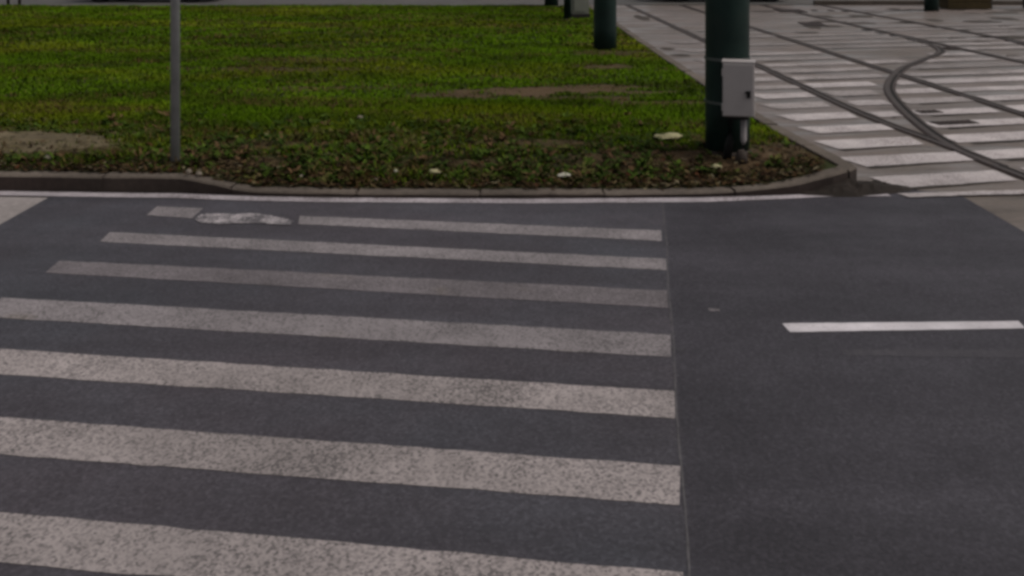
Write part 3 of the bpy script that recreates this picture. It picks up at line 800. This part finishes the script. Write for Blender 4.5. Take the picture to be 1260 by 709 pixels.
for sx in (-.5, .5):
    bm = bmesh.new(); box(bm, (sx, 0, .2), (.10, .38, .41), .006); obj('leg', bm, M['farroad'], e)
tag(e, 'low dark bench right of the brown planter', 'bench')

def make_car(mat):
    e = empty('parked_car', (0, 0, 0))
    # side outline (x along the car, z up) for body and cabin
    body = [(-1.78, .26), (-1.80, .55), (-1.74, .80), (-1.5, .90), (-.95, .93), (1.0, .95), (1.55, .92), (1.72, .78), (1.76, .45), (1.72, .24), (1.55, .19), (-1.5, .19)]
    bm = bmesh.new(); rows = []
    for yy, k in ((-.80, .93), (-.74, 1.0), (.74, 1.0), (.80, .93)):
        rows.append([bm.verts.new((x * (.985 if abs(yy) > .75 else 1), yy, .55 + (z - .55) * k)) for x, z in body])
    for a, b in zip(rows, rows[1:]):
        for i in range(len(body)): bm.faces.new((a[i], a[(i + 1) % len(body)], b[(i + 1) % len(body)], b[i]))
    bm.faces.new(rows[0]); bm.faces.new(list(reversed(rows[-1]))); bmesh.ops.recalc_face_normals(bm, faces=bm.faces)
    obj('body', bm, mat, e)
    cab = [(-1.35, .92), (-.72, 1.40), (.75, 1.43), (1.42, .94)]
    bm = bmesh.new(); rows = []
    for s in (-1, 1): rows.append([bm.verts.new((x, s * (.72 if z < 1 else .56), z)) for x, z in cab])
    for i in range(4): bm.faces.new((rows[0][i], rows[0][(i + 1) % 4], rows[1][(i + 1) % 4], rows[1][i]))
    bm.faces.new(rows[0]); bm.faces.new(list(reversed(rows[1]))); bmesh.ops.recalc_face_normals(bm, faces=bm.faces)
    obj('windows', bm, M['glass'], e)
    bm = bmesh.new(); box(bm, (0, 0, 1.43), (1.42, 1.08, .04), .015); obj('roof', bm, mat, e)
    for s in (-1, 1):
        for x in (-.10,):
            bm = bmesh.new(); box(bm, (x, s * .648, 1.17), (.07, .03, .52)); bmesh.ops.rotate(bm, verts=bm.verts, cent=(x, s * .648, 1.17), matrix=Matrix.Rotation(s * .30, 3, 'X')); obj('pillar', bm, mat, e)
        for x in (-1.175, 1.175):
            bm = bmesh.new()
            ring = [(.29, -.085), (.29, .085), (.26, .10), (.19, .10), (.19, -.10), (.26, -.10)]
            sg = 28; rr = []
            for i in range(sg):
                a = 2 * math.pi * i / sg; rr.append([bm.verts.new((x + r * math.cos(a), s * .72 + w, .29 + r * math.sin(a))) for r, w in ring])
            for i in range(sg):
                for k in range(6): bm.faces.new((rr[i][k], rr[i][(k + 1) % 6], rr[(i + 1) % sg][(k + 1) % 6], rr[(i + 1) % sg][k]))
            bmesh.ops.recalc_face_normals(bm, faces=bm.faces); w_ = obj('wheel', bm, M['tyre'], e)
            bm = bmesh.new(); bmesh.ops.create_cone(bm, cap_ends=True, segments=20, radius1=.188, radius2=.188, depth=.12)
            bmesh.ops.rotate(bm, verts=bm.verts, cent=(0, 0, 0), matrix=Matrix.Rotation(math.pi / 2, 3, 'X')); bmesh.ops.translate(bm, verts=bm.verts, vec=(x, s * .755, .29)); obj('rim', bm, M['rim'], w_)
        bm = bmesh.new(); box(bm, (-1.775, s * .55, .64), (.06, .30, .13), .02); obj('headlight', bm, M['lamp'], e)
        bm = bmesh.new(); box(bm, (1.735, s * .62, .72), (.06, .18, .18), .02); obj('tail_light', bm, M['redlamp'], e)
    bm = bmesh.new(); box(bm, (-1.78, 0, .34), (.10, 1.5, .18), .03); obj('bumper', bm, M['boxdark'], e)
    bm = bmesh.new(); box(bm, (1.745, 0, .36), (.10, 1.5, .18), .03); obj('bumper', bm, M['boxdark'], e)
    return e
car = make_car(M['carpaint']); car.location = (-9.35, 26.2, .001); tag(car, 'car parked beyond the lawn, behind the thin grey post', 'car', 'cars parked beyond the lawn')
c2 = copy_tree(car); c2.location = (5.47, 26.35, .001); tag(c2, 'car parked beyond the tram track, half behind the big green pole', 'car', 'cars parked beyond the lawn')

# ------------------------------------------------------------------ camera, light
cam = bpy.data.cameras.new('camera'); co = bpy.data.objects.new('camera', cam); col.objects.link(co)
co.location = (0, 0, H); co.rotation_euler = (R(90), 0, 0)
cam.sensor_width = 36; cam.lens = 36 * F / 1260; cam.shift_y = -(354.5 - HY) / 1260; cam.clip_start = .05; cam.clip_end = 3000
scene.camera = co
EL, AZ = R(56), R(97)
w = bpy.data.worlds.new('World'); scene.world = w; w.use_nodes = True
nt = w.node_tree; bg = nt.nodes['Background']; sk = nt.nodes.new('ShaderNodeTexSky')
sk.sky_type = 'NISHITA'; sk.sun_disc = False; sk.sun_elevation = EL; sk.sun_rotation = AZ
sk.air_density = 1.0; sk.dust_density = 4.0; sk.ozone_density = 1.0
hs = nt.nodes.new('ShaderNodeHueSaturation'); hs.inputs['Saturation'].default_value = .22
nt.links.new(sk.outputs[0], hs.inputs['Color']); nt.links.new(hs.outputs[0], bg.inputs[0]); bg.inputs[1].default_value = .085
sl = bpy.data.lights.new('sun', 'SUN'); so = bpy.data.objects.new('sun', sl); col.objects.link(so)
sl.energy = 1.1; sl.angle = R(24); sl.color = (1.0, .95, .90)
sd = Vector((math.sin(AZ) * math.cos(EL), math.cos(AZ) * math.cos(EL), math.sin(EL)))
so.rotation_euler = (-sd).to_track_quat('-Z', 'Y').to_euler()
vs_ = scene.view_settings; vs_.view_transform = 'Standard'; vs_.look = 'None'; vs_.exposure = 0.25; vs_.gamma = 1; vs_.use_curve_mapping = False
scene.render.engine = 'CYCLES'
scene.cycles.filter_width = 3.3
scene.cycles.max_bounces = 6
scene.cycles.use_denoising = True
